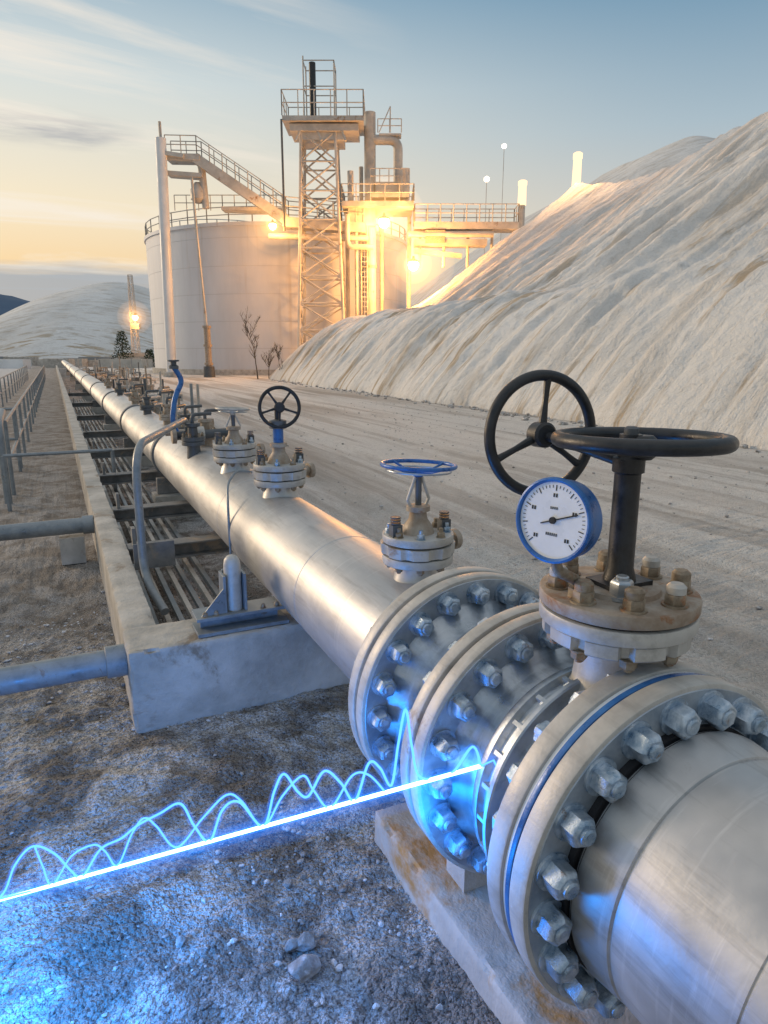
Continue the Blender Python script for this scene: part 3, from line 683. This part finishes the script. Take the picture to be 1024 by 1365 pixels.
def shrub(c,r,h,n,seed):
    rnd=random.Random(seed); b=B(); k=b.mi(DARKV); b.tube([c,c+Vector((0,0,h*.7))],.06,BARK,5)
    for i in range(n):
        a=rnd.uniform(0,6.28);q=rnd.random()**.5; z=rnd.random(); rr=r*q*(1-.75*z)
        p=c+Vector((math.cos(a)*rr,math.sin(a)*rr,z*h)); u=Vector((rnd.gauss(0,1),rnd.gauss(0,1),rnd.gauss(0,1))).normalized()*.16; v=Vector((rnd.gauss(0,1),rnd.gauss(0,1),rnd.gauss(0,1))).normalized()*.1
        o=len(b.v); b.v+= [p-u,p+v,p+u,p-v]; b.face((o,o+1,o+2,o+3),k)
    b.done('shrub')
tree('bare_tree',F(-7.9,53,0),1.7,9); shrub(F(-37.3,99,0),2.0,5.0,900,2); shrub(F(-33.5,99,0),1.5,2.5,500,3)
b=B()
for i in range(60):
    u=random.uniform(-75,-22); w=random.uniform(90,120); h=random.uniform(.6,1.6)
    b.box(F(u,w,h/2),F(random.uniform(.5,3),0,0),F(0,1,0),(0,0,h/2),random.choice([PLANT,CONC,CONC,GREYP,WCOL]))
b.done('distant_sheds')

# ------------------------------------------------------------ light trail
A=Vector((-.36,2.42,.10)); E=Vector((.95,1.37,.895)); D=E-A
b=B(); main=[A+D*(-.5+1.5*i/30) for i in range(31)]
b.tube(main,.0055,CORE,10)
for r,dn in ((.012,24),(.028,6),(.065,1.5)): b.tube(main[::5]+[main[-1]],r,volm('trail_glow_shell',(.02,.22,1),dn),16)  # emissive shells added around the tube to imitate its glow
WGLOW=volm('wave_glow_shell',(.01,.18,1),16)  # emission for the added glow shell around each wave
def cr(kn,n=8):
    P_=[kn[0]]+kn+[kn[-1]]; out=[]
    for i in range(1,len(P_)-2):
        p0,p1,p2,p3=[np.array(q) for q in P_[i-1:i+3]]
        for j in range(n):
            t=j/n; out.append(.5*((2*p1)+(-p0+p2)*t+(2*p0-5*p1+4*p2-p3)*t*t+(-p0+3*p1-3*p2+p3)*t**3))
    out.append(np.array(kn[-1])); return out
def wave(kn,r):
    pts=[A+D*float(q[0])+Vector((0,0,max(float(q[1])*1.22,-.005))) for q in cr(kn)]
    b.tube(pts,r,WAVE,8); b.tube(pts[::2]+([pts[-1]] if len(pts)%2==0 else []),r*3.4,WGLOW,8)
wave([(-.35,.0),(-.26,.12),(-.18,.10),(-.10,.0),(0,.01),(.05,.10),(.10,.142),(.15,.10),(.185,.03),(.21,.0),(.26,.07),(.31,.085),(.35,.11),(.40,.125),(.445,.135),(.47,.06),(.50,.0),(.53,.08),(.565,.09),(.61,.0),(.635,.09),(.655,.13),(.68,.07),(.70,.05),(.73,.105),(.76,.06),(.785,.0),(.81,.09),(.83,.07),(.85,.015),(.862,.12),(.874,.20),(.885,.10),(.90,.015),(.95,.0),(.985,.055),(1,.0)],.0036)
wave([(.105,.14),(.118,.07),(.135,.0),(.19,.075),(.245,.09),(.27,.06),(.295,.005),(.335,.09),(.365,.125),(.39,.09),(.43,.01),(.49,.075),(.54,.12),(.57,.09),(.61,.0),(.65,.07),(.69,.11),(.71,.06),(.74,.0),(.78,.07),(.81,.06),(.84,.0)],.0030)
b.tube([A+Vector((-.6,.35,-.34)),A+Vector((-.1,.05,-.03)),A+D*.1],.003,WAVE,6)
b.tube([E,E+Vector((.02,-.03,.03)),E+Vector((.035,-.06,-.02)),E+Vector((.03,-.10,-.10)),E+Vector((.03,-.11,-.2))],.003,WAVE,8)
b.done('light_trail')
for (p,en) in (((-.55,2.02,.34),40),((-.28,1.78,.30),18),((.05,2.05,.22),3),((.45,1.75,.5),4),((.82,1.45,.66),6)):  # unseen blue point lights added to boost the trail's light on the ground
    plight('trail_fill',p,en,(.0,.27,1),.15)

# ------------------------------------------------------------ world, sun
SUNAZ=R(-38); SUNEL=R(12); SKAZ=R(-26)
w=bpy.data.worlds.new('World'); scene.world=w; w.use_nodes=True; nt=w.node_tree; nt.nodes.clear()
out=N(nt,'ShaderNodeOutputWorld'); bg=N(nt,'ShaderNodeBackground'); sky=N(nt,'ShaderNodeTexSky',sky_type='NISHITA')
sky.sun_disc=False; sky.sun_elevation=SUNEL; sky.sun_rotation=SUNAZ; sky.air_density=1.0; sky.dust_density=1.2; sky.ozone_density=2.0
S=.12
tc=N(nt,'ShaderNodeTexCoord'); sp=N(nt,'ShaderNodeSeparateXYZ'); L(nt,tc.outputs['Generated'],sp.inputs[0]); z=sp.outputs[2]
dp=N(nt,'ShaderNodeVectorMath',operation='DOT_PRODUCT'); L(nt,tc.outputs['Generated'],dp.inputs[0]); dp.inputs[1].default_value=(math.sin(SKAZ),math.cos(SKAZ),0)
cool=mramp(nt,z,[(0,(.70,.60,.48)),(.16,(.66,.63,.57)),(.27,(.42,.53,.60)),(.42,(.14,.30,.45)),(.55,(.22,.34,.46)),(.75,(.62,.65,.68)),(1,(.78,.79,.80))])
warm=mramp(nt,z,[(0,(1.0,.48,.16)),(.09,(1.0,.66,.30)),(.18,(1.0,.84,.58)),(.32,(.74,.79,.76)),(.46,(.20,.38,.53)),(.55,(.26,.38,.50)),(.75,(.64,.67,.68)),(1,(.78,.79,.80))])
col=mix(nt,mrange(nt,dp.outputs['Value'],.15,.97,0,1,True),cool,warm)
zc=math_(nt,'ADD',math_(nt,'MAXIMUM',z,0.0),.10)
cb=N(nt,'ShaderNodeCombineXYZ'); L(nt,math_(nt,'DIVIDE',sp.outputs[0],zc),cb.inputs[0]); L(nt,math_(nt,'DIVIDE',sp.outputs[1],zc),cb.inputs[1])
mp=N(nt,'ShaderNodeMapping'); mp.inputs['Rotation'].default_value=(0,0,.75); mp.inputs['Scale'].default_value=(.34,1.5,1); mp.inputs['Location'].default_value=(3.1,1.7,0); L(nt,cb.outputs[0],mp.inputs[0])
cn=noise(nt,mp.outputs[0],1.1,9,.6,.8)
col=mix(nt,math_(nt,'MULTIPLY',ramp(nt,cn,.46,.60),math_(nt,'MULTIPLY',mrange(nt,dp.outputs['Value'],.55,.85),.85)),col,(1.0,.89,.75))
mp2=N(nt,'ShaderNodeMapping'); mp2.inputs['Scale'].default_value=(1.5,1.5,14); L(nt,tc.outputs['Generated'],mp2.inputs[0])
c2=noise(nt,mp2.outputs[0],1.6,7,.55,.3)
band=math_(nt,'MULTIPLY',mrange(nt,z,.005,.03),mrange(nt,math_(nt,'ADD',z,math_(nt,'MULTIPLY',math_(nt,'SUBTRACT',c2,.5),.08)),.116,.102))
band=math_(nt,'MULTIPLY',band,mrange(nt,dp.outputs['Value'],.6,.85))
col=mix(nt,math_(nt,'MULTIPLY',band,.9),col,(.36,.40,.46))
b2=math_(nt,'MULTIPLY',mrange(nt,z,.235,.25),mrange(nt,z,.285,.262)); b2=math_(nt,'MULTIPLY',b2,ramp(nt,c2,.47,.57)); b2=math_(nt,'MULTIPLY',b2,mrange(nt,dp.outputs['Value'],.80,.84))
col=mix(nt,math_(nt,'MULTIPLY',b2,.7),col,(.42,.42,.44))
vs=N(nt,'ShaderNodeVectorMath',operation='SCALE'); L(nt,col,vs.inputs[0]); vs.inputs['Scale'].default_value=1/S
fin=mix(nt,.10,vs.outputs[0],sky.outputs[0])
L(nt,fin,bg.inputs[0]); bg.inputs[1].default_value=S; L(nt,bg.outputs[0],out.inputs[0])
l=bpy.data.lights.new('sun','SUN'); l.energy=1.7; l.angle=R(13); l.color=(1,.74,.48)
so=bpy.data.objects.new('sun',l); scene.collection.objects.link(so)
sd=Vector((math.sin(SUNAZ)*math.cos(SUNEL),math.cos(SUNAZ)*math.cos(SUNEL),math.sin(SUNEL)))
so.rotation_euler=(-sd).to_track_quat('-Z','Y').to_euler()

# ------------------------------------------------------------ camera
cd=bpy.data.cameras.new('camera'); cd.sensor_fit='HORIZONTAL'; cd.sensor_width=36; cd.lens=36*900/1024; cd.clip_end=5000; cd.clip_start=.02
co=bpy.data.objects.new('camera',cd); co.location=(0,0,CAMH); co.rotation_euler=(R(90)-TH,0,-PSI); scene.collection.objects.link(co); scene.camera=co
scene.view_settings.view_transform='Standard'; scene.view_settings.look='None'; scene.view_settings.exposure=0
print('OK')
